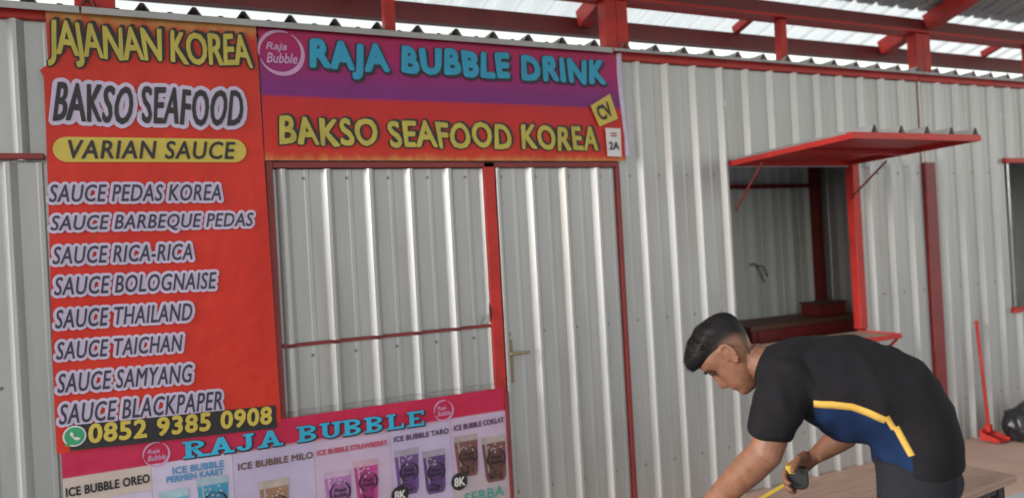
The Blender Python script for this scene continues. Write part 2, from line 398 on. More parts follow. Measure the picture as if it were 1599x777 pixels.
def flame(m, L, pos, z, base, z0, z1, col, sc=(9, 1, 3.5), amp=.14):
    """printed flames: a ragged noise edge between z0 (none) and z1 (full)"""
    v = N(m, 'ShaderNodeVectorMath', operation='MULTIPLY'); v.inputs[1].default_value = sc; L.new(pos, v.inputs[0])
    n = N(m, 'ShaderNodeTexNoise'); n.inputs['Scale'].default_value = 1.6; n.inputs['Detail'].default_value = 4; n.inputs['Distortion'].default_value = .8; L.new(v.outputs[0], n.inputs['Vector'])
    a = N(m, 'ShaderNodeMath', operation='MULTIPLY_ADD'); L.new(n.outputs['Fac'], a.inputs[0]); a.inputs[1].default_value = amp if z1 > z0 else -amp; 
    s = N(m, 'ShaderNodeMath', operation='ADD'); L.new(z, a.inputs[2]); a2 = a.outputs[0]
    L.new(a2, s.inputs[0]); s.inputs[1].default_value = -.5 * amp if z1 > z0 else .5 * amp
    mr = N(m, 'ShaderNodeMapRange', interpolation_type='SMOOTHSTEP'); mr.inputs['From Min'].default_value = z0; mr.inputs['From Max'].default_value = z1; L.new(s.outputs[0], mr.inputs['Value'])
    mx = N(m, 'ShaderNodeMix', data_type='RGBA'); L.new(mr.outputs[0], mx.inputs['Factor']); L.new(base, mx.inputs['A']); mx.inputs['B'].default_value = tuple(col) + (1,)
    return mx.outputs['Result']
RED = (.64, .036, .024)
def mk_tall(m, L, pos, sp):
    b = ramp(m, L, sp.outputs['Z'], [(.8, (.66, .042, .024)), (1.6, RED), (2.6, (.60, .045, .028))], .8, 2.6)
    return flame(m, L, pos, sp.outputs['Z'], b, 2.470, 2.56, (.46, .24, .07))
def mk_top(m, L, pos, sp):
    b = ramp(m, L, sp.outputs['Z'], [(1.9, (.55, .06, .03)), (2.02, RED), (2.238, (.55, .03, .035)), (2.252, (.21, .03, .20)), (2.31, (.24, .03, .19)), (2.42, (.42, .022, .15)), (2.56, (.42, .025, .09))], 1.9, 2.6)
    return flame(m, L, pos, sp.outputs['Z'], b, 1.995, 1.93, (.52, .27, .07), (14, 1, 6), .07)
def mk_low(m, L, pos, sp):
    b = ramp(m, L, sp.outputs['Z'], [(.3, (.50, .43, .50)), (.56, (.58, .50, .66)), (.66, (.56, .48, .66)), (.699, (.58, .40, .52)), (.711, (.55, .028, .085)), (.83, (.58, .028, .085))], .25, .85)
    return b
M['tall'] = print_mat('tall_banner_print', mk_tall); M['top'] = print_mat('top_banner_print', mk_top); M['low'] = print_mat('drinks_banner_print', mk_low)

_tc = {}
def text_geo(body, shear=0., offset=0., space=1.):
    key = (body, shear, offset, space)
    if key not in _tc: _tc[key] = text_geo_(*key)
    return _tc[key]
def text_geo_(body, shear=0., offset=0., space=1.):
    cu = bpy.data.curves.new('t', 'FONT'); cu.body = body; cu.shear = shear; cu.offset = offset; cu.space_character = space; cu.resolution_u = 3; cu.fill_mode = 'FRONT'
    ob = bpy.data.objects.new('t', cu); C.objects.link(ob); dg = bpy.context.evaluated_depsgraph_get(); dg.update()
    me = bpy.data.meshes.new_from_object(ob.evaluated_get(dg))
    vs = [v.co.copy() for v in me.vertices]; fs = [tuple(p.vertices) for p in me.polygons]
    bpy.data.objects.remove(ob); bpy.data.curves.remove(cu); bpy.data.meshes.remove(me)
    return vs, fs
def lettering(mb, body, x0, x1, z0, z1, layers, y, s, shear=0., slope=0., space=1., jit=0., wob=0.):
    """layers: (font offset, dx, dz, material index) from the back to the front"""
    base, _ = text_geo(body, shear, 0., space)
    u0 = min(v.x for v in base); u1 = max(v.x for v in base); v0 = min(v.y for v in base); v1 = max(v.y for v in base)
    sx = (x1 - x0) / (u1 - u0); sz = (z1 - z0) / (v1 - v0)
    plan = []; lift = .0030
    for lay in layers:
        if len(lay) in (3, 5):                 # (font offset, radius, material, dx, dz): ten shifted copies give a bold, round-edged stroke
            nq = 18 if lay[1] > .012 else 10
            for q in range(nq): plan.append((lay[0], lay[1] * math.cos(q * 6.283 / nq) + (lay[3] if len(lay) == 5 else 0), lay[1] * math.sin(q * 6.283 / nq) + (lay[4] if len(lay) == 5 else 0), lay[2], lift + .0012 * q / nq))
        else: plan.append(lay + (lift,))
        lift += .0022
    for off, dx, dz, mi, lf in plan:
        vs, fs = text_geo(body, shear, off, space)
        out = []
        for v in vs:
            x = x0 + (v.x - u0) * sx + dx; z = z0 + (v.y - v0) * sz + dz + slope * (x - x0)
            if wob: x += wob * math.sin((x - x0) * 31 + 1) * ((v.y - v0) / (v1 - v0) - .5)
            if jit: z += jit * math.sin((x - x0) * 21) + jit * .6 * math.sin((x - x0) * 47)
            out.append((x, y - lf - bdisp(x, z, s), z))
        mb.add(out, fs, mi)
def flat(mb, pts, y, s, mi=0, lift=.0025):
    """a printed flat shape on a banner, fan-filled from its middle"""
    cx = sum(p[0] for p in pts) / len(pts); cz = sum(p[1] for p in pts) / len(pts)
    vs = [(x, y - lift - bdisp(x, z, s), z) for x, z in [(cx, cz)] + list(pts)]; n = len(pts)
    mb.add(vs, [(0, 1 + i, 1 + (i + 1) % n) for i in range(n)], mi)
def disc(mb, cx, cz, rx, rzz, y, s, mi, lift, n=28):
    flat(mb, [(cx + rx * math.cos(2 * math.pi * k / n), cz + rzz * math.sin(2 * math.pi * k / n)) for k in range(n)], y, s, mi, lift)
def ring(mb, cx, cz, r, w0, w1, y, s, mi, lift, a0=0, a1=360, n=40, sq=1.):
    """ring whose width swells from w0 to w1 and back, as a brush-drawn circle"""
    vs = []
    for k in range(n + 1):
        a = R(a0 + (a1 - a0) * k / n); wd = w0 + (w1 - w0) * math.sin(math.pi * k / n)
        for rr in (r - wd / 2, r + wd / 2):
            x = cx + rr * math.cos(a); z = cz + rr * sq * math.sin(a); vs.append((x, y - lift - bdisp(x, z, s), z))
    mb.add(vs, [(2 * k, 2 * k + 1, 2 * k + 3, 2 * k + 2) for k in range(n)], mi)

# tall red menu banner
BY, BS = -.040, .4
t = thing('menu_banner', 'tall red printed banner listing sauces in lilac letters', 'banner', (.07, BY, .8))
def le(z): return (0. if z < 2.318 else .03) - .012 * math.sin(2 * z) * (z < 2.3)
banner_mesh(-.335, .493, .806, 2.560, BY, BS, 34, 70, le, lambda z: .012 - .01 * (z - .8)).build('vinyl_sheet', M['tall'], t)
m = MB(); lettering(m, 'JAJANAN KOREA', -.298, .462, 2.33, 2.505, [(0, .0095, 1), (0, .007, 1, .009, .009), (0, .0032, 0)], BY, BS, -.05, -.012, .95, .004, .012); m.build('title_lettering', [M['olive'], M['ink']], t)
m = MB(); lettering(m, 'BAKSO SEAFOOD', -.293, .415, 2.112, 2.262, [(0, .020, 1), (0, .0034, 0)], BY, BS, .26, -.01, 1.08, .003, .01); m.build('subtitle_lettering', [M['ink'], M['lilac']], t)
m = MB()
pill = [(.37 + .05 * math.cos(R(a)), 1.999 + .05 * math.sin(R(a))) for a in range(-90, 91, 15)] + [(-.255 + .05 * math.cos(R(a)), 1.999 + .05 * math.sin(R(a))) for a in range(90, 271, 15)]
vs = [(x, BY - .003 - bdisp(x, z, BS), z) for x, z in pill]; n = len(pill); 
gx = 12
for i in range(gx):
    xa, xb = -.255 + .625 * i / gx, -.255 + .625 * (i + 1) / gx
    m.add([(x, BY - .003 - bdisp(x, z, BS), z) for x, z in ((xa, 1.949), (xb, 1.949), (xb, 2.049), (xa, 2.049))], [(0, 1, 2, 3)], 0)
for cx, a0 in ((.37, -90), (-.255, 90)):
    flat(m, [(cx + .05 * math.cos(R(a0 + 15 * q)), 1.999 + .05 * math.sin(R(a0 + 15 * q))) for q in range(13)], BY, BS, 0, .003)
lettering(m, 'VARIAN SAUCE', -.25, .375, 1.963, 2.036, [(0, .0018, 1)], BY - .002, BS, .2, 0, 1.1); m.build('pill_lettering', [M['yellow'], M['ink']], t)
rows = [('SAUCE PEDAS KOREA', -.338, .314, 1.786, 1.866, -.010), ('SAUCE BARBEQUE PEDAS', -.338, .442, 1.664, 1.744, -.012), ('SAUCE RICA-RICA', -.337, .188, 1.542, 1.622, -.018),
        ('SAUCE BOLOGNAISE', -.337, .279, 1.420, 1.502, -.025), ('SAUCE THAILAND', -.340, .176, 1.290, 1.374, -.022), ('SAUCE TAICHAN', -.342, .134, 1.168, 1.248, -.028),
        ('SAUCE SAMYANG', -.344, .165, 1.038, 1.124, -.034), ('SAUCE BLACKPAPER', -.344, .273, .914, 1.004, -.038)]
for body, a, b, c, d, sl in rows:
    m = MB(); lettering(m, body, a + .012, b - .008, c + .006, d - .006, [(0, .0125, 1), (0, .0010, 0)], BY, BS, .26, sl, 1.08); m.build('menu_line', [M['navy_ink'], M['lilac']], t)
m = MB()
for i in range(12):
    xa, xb = -.30 + .785 * i / 12, -.30 + .785 * (i + 1) / 12
    sl = lambda x: -.035 * (x + .3)
    m.add([(x, BY - .0045 - bdisp(x, z, BS), z) for x, z in ((xa, .812 + sl(xa)), (xb, .812 + sl(xb)), (xb, .912 + sl(xb)), (xa, .912 + sl(xa)))], [(0, 1, 2, 3)], 1)
lettering(m, '0852 9385 0908', -.232, .464, .834, .906, [(0, .0035, 0)], BY - .004, BS, .06, -.036, 1.08)
disc(m, -.283, .868, .041, .041, BY, BS, 3, .0062); disc(m, -.283, .868, .035, .035, BY, BS, 2, .0075)
flat(m, [(-.318, .832), (-.302, .858), (-.285, .836)], BY, BS, 2, .0068)
for pts in ([(-.300, .878), (-.292, .888), (-.284, .874), (-.292, .869)], [(-.297, .872), (-.290, .872), (-.272, .856), (-.280, .851)], [(-.282, .860), (-.274, .865), (-.262, .856), (-.272, .849)]): flat(m, pts, BY, BS, 3, .0088)
m.build('phone_strip', [M['yellow'], M['ink'], M['green'], M['white']], t)

# wide shop banner above the shutter and door
TY, TS = -.036, 2.1
t = thing('shop_banner', 'wide magenta and red printed banner above the shutter and door', 'banner', (1.45, TY, 1.95))
b = banner_mesh(.497, 2.388, 1.958, 2.540, TY, TS, 70, 26, None, lambda z: -.004 + .01 * math.sin(7 * z))
b.build('vinyl_sheet', M['top'], t)
m = MB(); vs = []
for j in range(21):
    z = 1.985 + .56 * j / 20; e = 2.384 + .01 * math.sin(7 * z)
    for q, (dx, dy) in enumerate(((0, 0), (.012, -.012), (.024, -.008), (.027, .004))): vs.append((e + dx * (1 + .2 * math.sin(11 * z)), TY - bdisp(e, z, TS) - .001 + dy, z))
m.add(vs, [(4 * j + q, 4 * j + q + 1, 4 * j + q + 5, 4 * j + q + 4) for j in range(20) for q in range(3)], 0, True); m.build('curled_edge', M['lilac'], t)
m = MB(); lettering(m, 'RAJA BUBBLE DRINK', .722, 2.285, 2.345, 2.498, [(0, .0145, 1), (0, .013, 1, .010, -.009), (0, .0092, 0)], TY, TS, .0, -.004, 1.16, .0035, .012); m.build('title_lettering', [M['blue'], M['ink']], t)
m = MB(); lettering(m, 'BAKSO SEAFOOD KOREA', .566, 2.222, 2.03, 2.150, [(0, .0105, 1), (0, .009, 1, .010, .006), (0, .0048, 0)], TY, TS, -.06, -.010, 1.10, .0035, .014); m.build('subtitle_lettering', [M['olive'], M['ink']], t)
def logo(mb, cx, cz, r, y, s, mi, lift=.0035, sq=1.):
    ring(mb, cx, cz, r * .93, r * .03, r * .20, y, s, mi, lift, 200, 420, sq=sq); ring(mb, cx, cz, r * .93, r * .05, r * .15, y, s, mi, lift + .0002, 70, 190, sq=sq)
    lettering(mb, 'Raja', cx - r * .62, cx + r * .25, cz + r * .02, cz + r * .42, [(.02, 0, 0, mi)], y - .001, s, .25)
    lettering(mb, 'Bubble', cx - r * .62, cx + r * .68, cz - r * .46, cz - r * .04, [(.02, 0, 0, mi)], y - .001, s, .25)
m = MB(); logo(m, .590, 2.437, .102, TY, TS, 0); m.build('round_logo', M['pinkline'], t)

# stickers on the shop banner
st = MB()
def sticker(name, pts, mats, label, texts):
    m = MB(); zc = sum(p[1] for p in pts) / 4
    vs = [(x, TY - .014 - bdisp(x, z, TS), z) for x, z in pts]; bk = [(x, y + .0015, z) for x, y, z in vs]
    m.add(vs + bk, [(0, 1, 2, 3), (7, 6, 5, 4), (0, 4, 5, 1), (1, 5, 6, 2), (2, 6, 7, 3), (3, 7, 4, 0)], 0)
    for fn in texts: fn(m)
    o = m.build(name, mats, None, 0, (pts[0][0], TY - .014, pts[0][1])); tag(o, label, 'sticker')
def tilt(fn, c, a):
    def g(m):
        k = MB(); fn(k); ca, sa = math.cos(a), math.sin(a)
        m.add([(c[0] + (x - c[0]) * ca - (z - c[1]) * sa, y, c[1] + (x - c[0]) * sa + (z - c[1]) * ca) for x, y, z in k.v], k.f, 1)
    return g
def t9(m): lettering(m, 'CV', 2.224, 2.308, 2.185, 2.262, [(.03, 0, 0, 1)], TY - .015, TS, -.1)
def tA(m): lettering(m, '2A', 2.284, 2.345, 2.018, 2.058, [(.03, 0, 0, 1)], TY - .015, TS)
def tl(m):
    for i, zz in enumerate((2.105, 2.092)): m.add([(x, TY - .0165 - bdisp(x, z, TS), z) for x, z in ((2.298, zz - .004), (2.336, zz - .004), (2.336, zz + .003), (2.298, zz + .003))], [(0, 1, 2, 3)], 2)
sticker('price_sticker', [(2.232, 2.141), (2.352, 2.186), (2.312, 2.320), (2.184, 2.252)], [M['yellow'], M['ink']], 'small tilted yellow sticker near the right end of the wide banner', [tilt(t9, (2.268, 2.224), .42)])
sticker('number_sticker', [(2.272, 1.982), (2.360, 1.978), (2.364, 2.132), (2.268, 2.134)], [M['white'], M['ink'], M['red']], 'small white sticker marked 2A at the lower right corner of the wide banner', [tA, tl])

# drinks banner below the shutter
LY, LS = -.036, 4.4
t = thing('drinks_banner', 'crimson and lilac drinks banner with printed cups below the shutter', 'banner', (.63, LY, .1))
banner_mesh(-.332, 1.592, .10, .820, LY, LS, 64, 26).build('vinyl_sheet', M['low'], t)
m = MB(); m.box((1.594, LY - .012, .05), (1.606, LY + .01, .80)); m.build('side_rod', M['maroon'], t)
# slab letters, drawn stroke by stroke
SLAB = {
 'R': [('v', .2), ('s', .2, 0), ('s', .2, 1), ('bowl', .2, .5, 1), ('d', .45, .48, .82, 0), ('s', .82, 0)],
 'A': [('d', .5, 1, .14, 0), ('d', .5, 1, .84, 0), ('h', .26, .74, .34), ('s', .14, 0), ('s', .84, 0)],
 'J': [('v', .62, .25), ('s', .62, 1), ('hook',)],
 'B': [('v', .2), ('s', .2, 0), ('s', .2, 1), ('bowl', .2, .5, 1), ('bowl', .2, 0, .52)],
 'U': [('v', .2, .3), ('v', .8, .3), ('s', .2, 1), ('s', .8, 1), ('cup',)],
 'L': [('v', .24), ('s', .24, 0), ('s', .24, 1), ('h', .24, .86, .07), ('v2', .84, 0, .32)],
 'E': [('v', .22), ('s', .22, 0), ('s', .22, 1), ('h', .22, .84, .07), ('h', .22, .84, .93), ('h', .22, .62, .5), ('v2', .83, 0, .28), ('v2', .83, .72, 1)]}
def slab_text(mb, word, x0, x1, z0, z1, y, s, layers):
    cells = []; cur = 0
    for ch in word: cells.append((ch, cur)); cur += .62 if ch == ' ' else 1.0
    cw = (x1 - x0) / cur; lw = cw * .90; H = z1 - z0
    for li, (grow, dx, dz, mi) in enumerate(layers):
        cnt = [0]
        def quad(pts, bx):
            cnt[0] += 1
            out = [(bx + px * lw + dx, z0 + pz * H + dz - .012 * (bx + px * lw - x0)) for px, pz in pts]
            cx = sum(p[0] for p in out) / len(out); cz = sum(p[1] for p in out) / len(out)
            if grow: out = [(x + math.copysign(grow, x - cx), z + math.copysign(grow, z - cz)) for x, z in out]
            mb.add([(x, y - .0028 - .0022 * li - .00006 * cnt[0] - bdisp(x, z, s), z) for x, z in out], [tuple(range(len(out)))], mi)
        tw = .25
        for ch, cx in cells:
            if ch == ' ': continue
            bx = x0 + cx * cw
            for st_ in SLAB[ch]:
                k = st_[0]
                if k == 'v': zb = st_[2] if len(st_) > 2 else 0; quad([(st_[1] - tw / 2, zb), (st_[1] + tw / 2, zb), (st_[1] + tw / 2, 1), (st_[1] - tw / 2, 1)], bx)
                if k == 'v2': quad([(st_[1] - .06, st_[2]), (st_[1] + .06, st_[2]), (st_[1] + .06, st_[3]), (st_[1] - .06, st_[3])], bx)
                if k == 's': zz = .0 if st_[2] == 0 else .86; quad([(st_[1] - .24, zz), (st_[1] + .24, zz), (st_[1] + .24, zz + .14), (st_[1] - .24, zz + .14)], bx)
                if k == 'h': quad([(st_[1], st_[3] - .07), (st_[2], st_[3] - .07), (st_[2], st_[3] + .07), (st_[1], st_[3] + .07)], bx)
                if k == 'd': quad([(st_[3] - tw / 2, st_[4]), (st_[3] + tw / 2, st_[4]), (st_[1] + tw / 2, st_[2]), (st_[1] - tw / 2, st_[2])], bx)
                if k in ('bowl', 'cup', 'hook'):
                    if k == 'bowl': c = (.42, (st_[2] + st_[3]) / 2); ro = (.46, (st_[3] - st_[2]) / 2); ri = (.22, max(.03, ro[1] - .13)); a0, a1 = -90, 90
                    if k == 'cup': c = (.5, .34); ro = (.425, .34); ri = (.175, .2); a0, a1 = 180, 360
                    if k == 'hook': c = (.40, .28); ro = (.345, .28); ri = (.095, .14); a0, a1 = 175, 360
                    q = 8
                    for j in range(q):
                        p = []
                        for (rr, aj) in ((ro, j), (ro, j + 1), (ri, j + 1), (ri, j)):
                            a = R(a0 + (a1 - a0) * aj / q); p.append((c[0] + rr[0] * math.cos(a), c[1] + rr[1] * math.sin(a)))
                        g0 = grow; quad(p, bx)
                    if k == 'bowl':
                        for zz in (st_[2], st_[3] - .13): quad([(st_[1], zz), (c[0], zz), (c[0], zz + .13), (st_[1], zz + .13)], bx)
for word, xa, xb, dz in (('RAJA', .108, .511, 0), ('BUBBLE', .5735, 1.178, -.0056)):
    m = MB(); slab_text(m, word, xa, xb, .712 + dz, .782 + dz, LY, LS, [(.004, .004, -.003, 1), (0, 0, 0, 0)]); m.build('title_lettering', [M['blue2'], M['ink']], t)
m = MB(); logo(m, .004, .748, .052, LY, LS, 0); m.build('round_logo', M['pinkline'], t)
m = MB(); logo(m, 1.262, .752, .052, LY, LS, 0); m.build('round_logo', M['pinkline'], t)
# pale photo panels behind the cups
pc = {'cream': (.60, .50, .46), 'lil1': (.60, .53, .72), 'lil2': (.52, .45, .66), 'lil3': (.55, .42, .58), 'grey': (.50, .42, .47)}
for k_, v_ in pc.items(): M[k_] = mat('print_' + k_, v_, .5, 0, .08, 7)
def panel(x0, x1, z0, z1, mi, mb, lift=.0012):
    q = max(1, int((x1 - x0) / .05)); r_ = max(1, int((z1 - z0) / .08))
    for i in range(q):
        for j in range(r_):
            xa, xb = x0 + (x1 - x0) * i / q, x0 + (x1 - x0) * (i + 1) / q; za, zb = z0 + (z1 - z0) * j / r_, z0 + (z1 - z0) * (j + 1) / r_
            mb.add([(x, LY - lift - bdisp(x, z, LS), z) for x, z in ((xa, za), (xb, za), (xb, zb), (xa, zb))], [(0, 1, 2, 3)], mi)
m = MB()
panel(-.332, -.018, .605, .706, 0, m); panel(-.332, -.02, .12, .603, 1, m); panel(-.017, .295, .12, .708, 1, m, .0014); panel(.297, .64, .40, .700, 2, m); panel(.297, .64, .12, .399, 4, m)
panel(.642, .99, .12, .690, 3, m, .0013); panel(.992, 1.29, .12, .695, 2, m, .0014); panel(1.292, 1.59, .42, .705, 3, m, .0013); panel(1.292, 1.59, .12, .419, 4, m)
m.build('photo_panels', [M['cream'], M['lil1'], M['lil2'], M['lil3'], M['grey']], t)
def cup(x0, x1, zt, zb, col, badge=True):
    mt = mat('print_drink', col, .5, 0, .22, 9); dk = mat('print_drink_low', tuple(c * .62 for c in col), .5, 0, .25, 14)
    m = MB(); w_ = x1 - x0; tp = .11 * w_; q = 14
    lt = mat('print_foam_highlight', tuple(min(1, c * .5 + .30) for c in col), .5, 0, .2, 20)
    def edge(f): r_ = .10 * w_ * max(0, (f - .86) / .14) ** 2; return x0 + tp * f + r_, x1 - tp * f * .6 - r_
    for j in range(q):
        f0, f1 = j / q, (j + 1) / q; za, zb_ = zt + (zb - zt) * f0, zt + (zb - zt) * f1; (a0, b0_), (a1, b1_) = edge(f0), edge(f1)
        m.add([(x, LY - .0034 - bdisp(x, z, LS), z) for x, z in ((a1, zb_), (b1_, zb_), (b0_, za), (a0, za))], [(0, 1, 2, 3)], 3 if j < 2 else 0)
    flat(m, [(x0 + tp * .5 + .012, zb + (zt - zb) * .62), (x0 + w_ * .5, zb + (zt - zb) * .74), (x1 - .022, zb + (zt - zb) * .6), (x1 - tp - .012, zb + .018), (x0 + tp + .016, zb + .016)], LY, LS, 1, .0046)
    flat(m, [(x0 + tp + .004, zt - .03), (x0 + tp + .012, zt - .03), (x0 + tp + .019, zb + .05), (x0 + tp + .013, zb + .05)], LY, LS, 3, .0050)  # pale streak printed as a highlight down the cup side
    rr_ = random.Random(int(x0 * 1000))
    for _ in range(7): disc(m, rr_.uniform(x0 + tp + .012, x1 - tp - .012), zb + (zt - zb) * rr_.uniform(.62, .84), .006, .005, LY, LS, 3, .0052, 10)
    for _ in range(12): disc(m, rr_.uniform(x0 + tp + .016, x1 - tp - .018), zb + (zt - zb) * rr_.uniform(.06, .24), .0055, .0055, LY, LS, 2, .0053, 10)
    if badge:
        cx, cz, r_ = (x0 + x1) / 2 + .008, zt + (zb - zt) * .5, w_ * .36
        ring(m, cx, cz, r_, .002, .009, LY, LS, 2, .0058, 110, 260); ring(m, cx, cz, r_, .002, .009, LY, LS, 2, .0058, -70, 80)
        lettering(m, 'Raja', cx - r_ * .6, cx + r_ * .6, cz - r_ * .05, cz + r_ * .4, [(.02, 0, 0, 2)], LY - .004, LS, .25); lettering(m, 'Bubble', cx - r_ * .7, cx + r_ * .7, cz - r_ * .5, cz - r_ * .1, [(.02, 0, 0, 2)], LY - .004, LS, .25)
    m.build('printed_cup', [mt, dk, M['ink'], lt], t)
cup(.004, .118, .592, .36, (.12, .42, .62)); cup(.150, .275, .618, .40, (.05, .30, .50)); cup(.398, .524, .562, .33, (.36, .20, .13))
cup(.676, .800, .552, .36, (.45, .17, .48)); cup(.812, .925, .580, .38, (.48, .045, .26)); cup(1.004, 1.124, .600, .385, (.17, .07, .27)); cup(1.142, 1.258, .572, .365, (.13, .055, .22))
cup(1.306, 1.432, .616, .415, (.20, .075, .07)); cup(1.450, 1.582, .588, .365, (.17, .065, .065))
for (cx, cz) in ((1.022, .392), (1.322, .400)):
    m = MB(); disc(m, cx, cz, .042, .042, LY, LS, 0, .0065); lettering(m, '8K', cx - .026, cx + .026, cz - .020, cz + .020, [(.03, 0, 0, 1)], LY - .006, LS); m.build('price_badge', [M['ink'], M['white']], t)
M['brown_ink'] = mat('brown_print', (.16, .08, .05), .5, 0, .1, 9); M['red_ink'] = mat('pink_red_print', (.55, .06, .12), .5, 0, .1, 9); M['plum_ink'] = mat('plum_print', (.10, .04, .10), .5, 0, .1, 9); M['teal_ink'] = mat('teal_print', (.06, .34, .28), .5, 0, .1, 9); M['sky_ink'] = mat('sky_blue_print', (.06, .28, .55), .5, 0, .1, 9)
for body, a, b, c, d, mt, sl in (('ICE BUBBLE OREO', -.322, -.026, .634, .668, 'ink', .015), ('ICE BUBBLE', .062, .260, .655, .682, 'sky_ink', 0), ('PERMEN KARET', .038, .258, .624, .648, 'sky_ink', 0), ('ICE BUBBLE MILO', .318, .634, .628, .656, 'brown_ink', 0),
                            ('ICE BUBBLE STRAWBERRY', .655, .975, .634, .656, 'red_ink', 0), ('ICE BUBBLE TARO', 1.008, 1.282, .640, .664, 'plum_ink', 0), ('ICE BUBBLE COKLAT', 1.312, 1.578, .645, .670, 'plum_ink', .02), ('SERBA', 1.345, 1.555, .285, .335, 'teal_ink', .03)):
    m = MB(); lettering(m, body, a, b, c, d, [(0, .0013, 0)], LY, LS, 0, sl, 1.05); m.build('caption', M[mt], t)

# ------------------------------------------------------------------ things inside and beside the stalls
t = thing('counter', 'low red-brown wooden counter inside the open stall window', 'counter', (4.2, .62, 0))
m = MB(); m.box((3.62, .40, .87), (4.74, .80, .905)); m.build('counter_top', M['wood_red'], t, .004)
for x in (3.66, 4.70):
    for y in (.43, .77): m = MB(); m.box((x - .025, y - .025, 0), (x + .025, y + .025, .868)); m.build('leg', M['maroon'], t, .003)
m = MB(); m.box((3.69, .405, .79), (4.67, .43, .868)); m.build('apron', M['maroon'], t)
t = thing('box', 'dark red box on the counter inside the open stall', 'box', (4.5, .6, .905))
m = MB(); m.box((4.40, .52, .906), (4.66, .70, .985)); m.build('carton', M['maroon'], t, .004); m = MB(); m.box((4.39, .51, .986), (4.67, .71, 1.0)); m.build('lid', M['wood_red'], t, .003)
m = MB(); m.tube([(4.10, BACK - .036, 1.30), (4.14, BACK - .05, 1.305), (4.17, BACK - .04, 1.28), (4.20, BACK - .045, 1.21), (4.24, BACK - .036, 1.16)], .005, 8); m.tube([(4.16, BACK - .04, 1.29), (4.22, BACK - .055, 1.28), (4.27, BACK - .04, 1.20)], .004, 8)
tag(m.build('cable', M['black'], None, 0, (4.1, BACK - .04, 1.3)), 'thin dark cable hanging on the back wall inside the open stall', 'cable')

# long-handled dustpan against the wall
t = thing('dustpan', 'long-handled red dustpan leaning on the wall at the right', 'dustpan', (5.235, -.18, 0))
m = MB(); m.tube([(5.305, -.04, .81), (5.275, -.085, .42), (5.248, -.122, .08)], .0115, 10); m.sphere((5.305, -.039, .813), .015, 10); m.build('handle', M['red'], t)
m = MB()
a0, a1, b0, b1 = 5.175, 5.30, -.235, -.11
m.box((a0, b0, .012), (a1, b1, .018)); m.box((a0, b1, .012), (a1, b1 + .008, .07)); 
for x in (a0, a1 - .006):
    m.add([(x, b0, .0185), (x, b1, .0185), (x, b1, .066), (x + .006, b0, .0185), (x + .006, b1, .0185), (x + .006, b1, .066), (x, b0, .035), (x + .006, b0, .035)], [(0, 1, 2, 6), (3, 7, 5, 4), (6, 2, 5, 7), (0, 6, 7, 3)])
m.bar((a0, b1 + .004, .072), (a1, b1 + .004, .072), .016, .02); m.box((5.232, b1 - .03, .06), (5.266, b1 + .012, .11))
m.build('pan', M['red'], t, .002)

# black bag on the walkway
def bag():
    m = MB(); vs = []; fs = []; nu, nv = 44, 28; c = Vector((5.46, -.27, 0))
    for j in range(nv + 1):
        f = j / nv
        for i in range(nu):
            a = 2 * math.pi * i / nu
            r_ = .165 * (math.sin(math.pi * min(1, f * .62 + .18)) ** .7) * (1 - .0 * f)
            if f > .78: r_ *= 1 - (f - .78) / .22 * .62
            z = .255 * f
            p = Vector((r_ * math.cos(a) * 1.08, r_ * math.sin(a) * .8, z))
            d = noise.noise(p * 9) * .03 + noise.noise(p * 22 + Vector((3, 1, 2))) * .016 + .012 * math.sin(a * 9 + 3 * f)
            p.x += d * math.cos(a); p.y += d * math.sin(a); p.z = max(.001, z + (noise.noise(p * 14) * .03 if f > .3 else 0))
            vs.append(c + p)
    for j in range(nv):
        for i in range(nu): fs.append((j * nu + i, j * nu + (i + 1) % nu, (j + 1) * nu + (i + 1) % nu, (j + 1) * nu + i))
    fs.append(tuple(reversed(range(nu)))); fs.append(tuple(nv * nu + i for i in range(nu)))
    m.add(vs, fs, 0, True); return m
tag(bag().build('plastic_bag', mat('black_plastic', (.018, .018, .022), .38, 0, .3, 14, .2), None, 0, (5.46, -.27, 0)), 'crumpled black bag beside the red dustpan at the right edge', 'bag')

# ------------------------------------------------------------------ work table
th = R(6); tc = Vector((2.777, -1.818, 0)); ux = Vector((-math.cos(th), -math.sin(th), 0)); uy = Vector((-math.sin(th), math.cos(th), 0))
t = thing('work_table', 'narrow brown board table on black legs in front of the bent man', 'table', (tc + ux * .75 + uy * .21).to_tuple())
def tp(a, b, z): p = tc + ux * a + uy * b; return (p.x, p.y, z)
m = MB()
vs = [tp(a, b, z) for z in (.576, .60) for a, b in ((0, 0), (1.75, 0), (1.75, .43), (0, .43))]
m.add(vs, [(0, 1, 2, 3), (7, 6, 5, 4), (0, 4, 5, 1), (1, 5, 6, 2), (2, 6, 7, 3), (3, 7, 4, 0)]); m.build('table_top', M['plank'], t, .003)
for a in (.045, 1.70):
    for b in (.05, .38):
        m = MB(); p = tp(a, b, 0); m.box((p[0] - .018, p[1] - .018, -.004), (p[0] + .018, p[1] + .018, .574)); m.build('leg', M['steel'], t, .002)
m = MB(); m.bar(tp(.07, .05, .555), tp(1.68, .05, .555), .025, .034); m.bar(tp(.07, .38, .555), tp(1.68, .38, .555), .025, .034); m.build('rail', M['steel'], t)

# ------------------------------------------------------------------ the man bending over the table
PX, PY, MYAW = 1.86007, -2.14314, -0.798
man = thing('person', 'man in black shirt and dark trousers bending left over the table', 'person', (PX, PY, 0), MYAW)
def V(a, b, c): return Vector((a, b, c))

